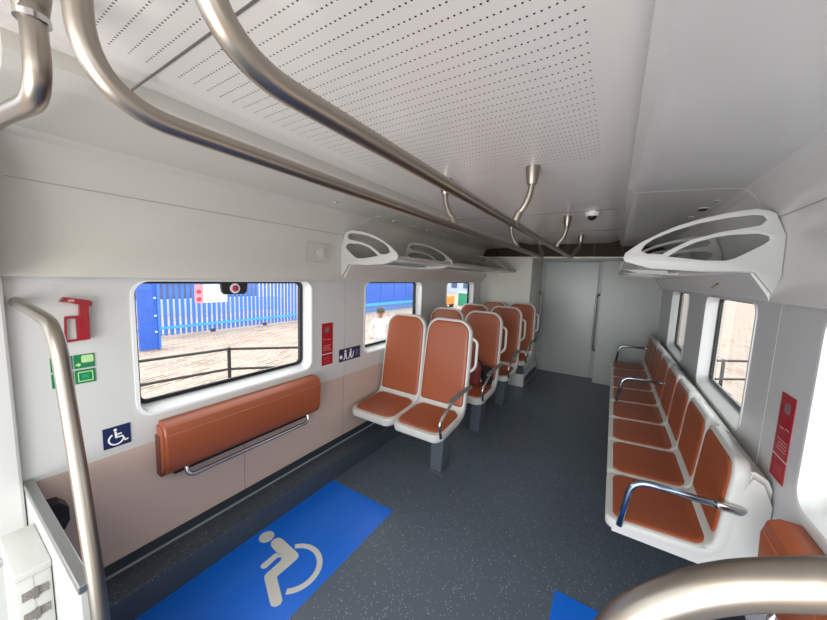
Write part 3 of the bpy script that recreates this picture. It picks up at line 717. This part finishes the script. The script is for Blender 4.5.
for z in (.15, .45): prism([(-.46+.09*math.cos(2*math.pi*k/12), z+.09*math.sin(2*math.pi*k/12)) for k in range(12)], .014, .018, 'x', bm)
obj('red_circles', bm, mat('banner_red', (.55, .05, .08), .6), t)
bm = bmesh.new()
for k in range(4): box_into(bm, .01, .013, -.22, .5-.06*(k % 2), .14+k*.14, .17+k*.14)
obj('banner_lettering', bm, mat('banner_grey', (.55, .55, .62), .6), t)
t = thing('gate_post', 'thick blue gate post at the left end of the palisade fence', 'post', (-11.9, 3.85, ZG))
obj('post_plate', box(-.06, .06, -.26, .24, .03, 2.7, .02), PBLUE2, t)
obj('post_flange', box(-.12, .10, .20, .26, .03, 2.7, .01), PBLUE, t)
bm = bmesh.new()
for z in (.55, 1.05, 1.6): box_into(bm, .06, .08, .12, .18, z, z+.05)
obj('bolt', bm, BANNER, t)
t = thing('site_hoarding', 'solid blue hoarding behind the person, seen through the second left window', 'hoarding', (FX, 20, ZG))
obj('hoarding_sheet', box(-.03, .03, -5.6, 3.6, .45, 2.7), PBLUE2, t)
obj('hoarding_rail', box(.03, .08, -5.6, 3.6, .42, .62), CYAN, t); obj('hoarding_kickboard', box(-.03, .03, -5.6, 3.6, .0, .42), mat('kick_blue', (.10, .22, .50), .5), t)
bm = bmesh.new()
for k in range(6): box_into(bm, .03, .06, -5.5+k*1.6, -5.42+k*1.6, .6, 2.7)
obj('hoarding_batten', bm, PBLUE, t)
tag(obj('boundary_wall', box(-22, -21, -10, 13, ZG, 1.6), PURP), 'dark purple grey wall far behind the blue palisade fence', 'wall')
tag(obj('storage_building', box(-30, -28, -12, 14, ZG, 6), PALE), 'pale blue building beyond the blue palisade fence', 'building')
tag(obj('kerb_wall', box(-20.6, -20, -10, 14, ZG, -.25), mat('pale_concrete', (.50, .56, .66), .8)), 'low pale concrete wall behind the blue palisade fence', 'wall')
# things through the third left window
t = thing('distant_building', 'pale blue building with dark windows far behind the third window', 'building', (-24, 48, ZG))
obj('building_wall', box(-6, 8, 0, 4, 0, 7), PALE, t)
for i in range(6):
    for j in range(3): obj('window', box(-5+i*2.1, -4+i*2.1, -.05, 0, .8+j*2, 2+j*2), mat('distant_glass', (.05, .09, .2), .3), t)
t = thing('construction_machine', 'orange construction machine seen through the third left window', 'machine', (-12.0, 24, ZG))
obj('machine_body', box(-.9, .45, -.6, 1.2, .25, 1.0, .08), ORNG, t)
cb = obj('machine_cab', box(-.8, -.1, -.5, .6, .95, 1.75, .06), ORNG, t); obj('cab_window', box(-.7, -.2, -.52, -.48, 1.15, 1.6), mat('cab_glass', (.08, .1, .12), .1), cb)
for x, y in ((-.7, -.4), (.3, -.4), (-.7, .9), (.3, .9)):
    obj('wheel', lathe([(.28, -.1), (.28, .1)], 18, (x, y, .28), 'x'), FABK, t, smooth=40)
t = thing('green_container', 'small green container beside the orange machine, seen through the third window', 'container', (-11.5, 27.5, ZG))
obj('container_body', box(-.5, .7, -.6, .8, .0, 1.15, .03), GRN2, t)
bm = bmesh.new()
for k in range(7): box_into(bm, -.45+k*.17, -.38+k*.17, -.62, -.6, .1, 1.05)
obj('container_rib', bm, GRN2, t); obj('container_lid', box(-.52, .72, -.62, .82, 1.15, 1.22), mat('container_white', (.7, .72, .7), .5), t)
# black railings in the yard
def railing(pts, label):
    t = thing('yard_railing', label, 'railing', (pts[0][0], pts[0][1], ZG)); o = Vector((pts[0][0], pts[0][1], 0))
    for z in (1.10, .716):
        obj('rail', tube([Vector((x, y, z))-o for x, y in pts], .024, 8), RAILB, t, smooth=50)
    for k, (x, y) in enumerate(pts):
        obj('post', tube([Vector((x, y, 0))-o, Vector((x, y, 1.13))-o], .032, 8), RAILB, t, smooth=50)
railing([(-6.45, .1), (-6.0, 3.13), (-4.3, 4.96), (-3.75, 5.75), (-3.2, 6.6)], 'black two-rail railing outside, crossing the large left window')
railing([(1.2, 8.1), (2.04, 8.78), (3.6, 9.9), (5.4, 11.2)], 'black two-rail railing outside the right windows')
# person in the yard
def person(loc, rot):
    me = bpy.data.meshes.new('person'); V = []; E = []; Rr = []
    def add(p, r, par=None):
        V.append(p); Rr.append(r)
        if par is not None: E.append((par, len(V)-1))
        return len(V)-1
    pel = add((0, 0, .93), .14); sp = add((0, .01, 1.10), .13, pel); ch = add((0, 0, 1.30), .155, sp); nk = add((0, 0, 1.44), .06, ch); hd0 = add((0, -.01, 1.52), .075, nk); hd = add((0, -.02, 1.60), .095, hd0); add((0, -.02, 1.67), .07, hd)
    for s in (-1, 1):
        hp = add((s*.10, 0, .88), .10, pel); kn = add((s*.11, -.03, .48), .062, hp); an = add((s*.11, .03, .09), .042, kn); ft = add((s*.12, -.05, .04), .038, an); add((s*.13, -.15, .03), .03, ft)
        sh = add((s*.17, 0, 1.38), .07, ch); el = add((s*.24, .03, 1.11), .045, sh); wr = add((s*.21, -.16, .96), .03, el); pm = add((s*.20, -.22, .95), .032, wr)
        for k in range(4): a = add((s*(.17+.02*k), -.27, .955-.004*k), .0095, pm); add((s*(.17+.02*k), -.31+.006*abs(k-1.5), .94), .0085, a)
        a = add((s*.165, -.235, .965), .010, pm); add((s*.15, -.265, .96), .009, a)
    me.from_pydata(V, E, []); me.update()
    o = bpy.data.objects.new('person', me); COL.objects.link(o)
    md = o.modifiers.new('s', 'SKIN'); ss = o.modifiers.new('d', 'SUBSURF'); ss.levels = 1
    for i, v in enumerate(me.skin_vertices[0].data): v.radius = (Rr[i], Rr[i]); v.use_root = (i == 0)
    dg = bpy.context.evaluated_depsgraph_get(); dg.update(); m2 = bpy.data.meshes.new_from_object(o.evaluated_get(dg)); bpy.data.objects.remove(o)
    m2.materials.clear()
    mats = [mat('skin', (.42, .23, .15), .6), mat('white_shirt', (.72, .73, .72), .8), mat('pale_trousers', (.60, .62, .60), .8), mat('dark_shoes', (.08, .07, .06), .6)]
    for m_ in mats: m2.materials.append(m_)
    for p in m2.polygons:
        z = p.center.z; ax = abs(p.center.x); y = p.center.y
        k = 1
        if z > 1.455 or (y < -.17 and z > .85 and ax > .12): k = 0
        elif z < .09: k = 3
        elif z < .93 and not (y < -.1 and z > .85): k = 2
        p.material_index = k; p.use_smooth = True
    r = bpy.data.objects.new('person', m2); COL.objects.link(r); r.location = loc; r.rotation_euler = (0, 0, rot)
    bmc = lathe([(.104, 1.615), (.108, 1.65), (.098, 1.70), (.06, 1.735), (.01, 1.745)], 18, (0, -.015, 0)); prism([(-.07, -.10), (.07, -.10), (.06, -.19), (0, -.21), (-.06, -.19)], 1.618, 1.628, 'z', bmc)
    obj('cap', bmc, mat('dark_cap', (.07, .06, .06), .7), r, smooth=50)
    bmf = bmesh.new()
    for s in (-1, 1): bmesh.ops.create_icosphere(bmf, subdivisions=1, radius=.011, matrix=Matrix.Translation((s*.034, -.108, 1.60)))
    obj('eyes', bmf, DARK, r)
    bmf = bmesh.new(); prism([(-.014, 1.57), (.014, 1.57), (.006, 1.605), (-.006, 1.605)], -.128, -.105, 'y', bmf); obj('nose', bmf, mats[0], r)
    bmf = bmesh.new(); box_into(bmf, -.022, .022, -.112, -.10, 1.545, 1.552, .002); obj('mouth', bmf, mat('lips', (.3, .1, .08), .6), r)
    bmf = bmesh.new()
    for s in (-1, 1): bmesh.ops.create_icosphere(bmf, subdivisions=2, radius=.022, matrix=Matrix.Translation((s*.098, -.01, 1.59)))
    obj('ear', bmf, mats[0], r, smooth='all')
    tag(r, 'person in a white shirt and dark cap standing outside by the railing', 'person')
person((-5.12, 6.58, ZG), math.radians(35))
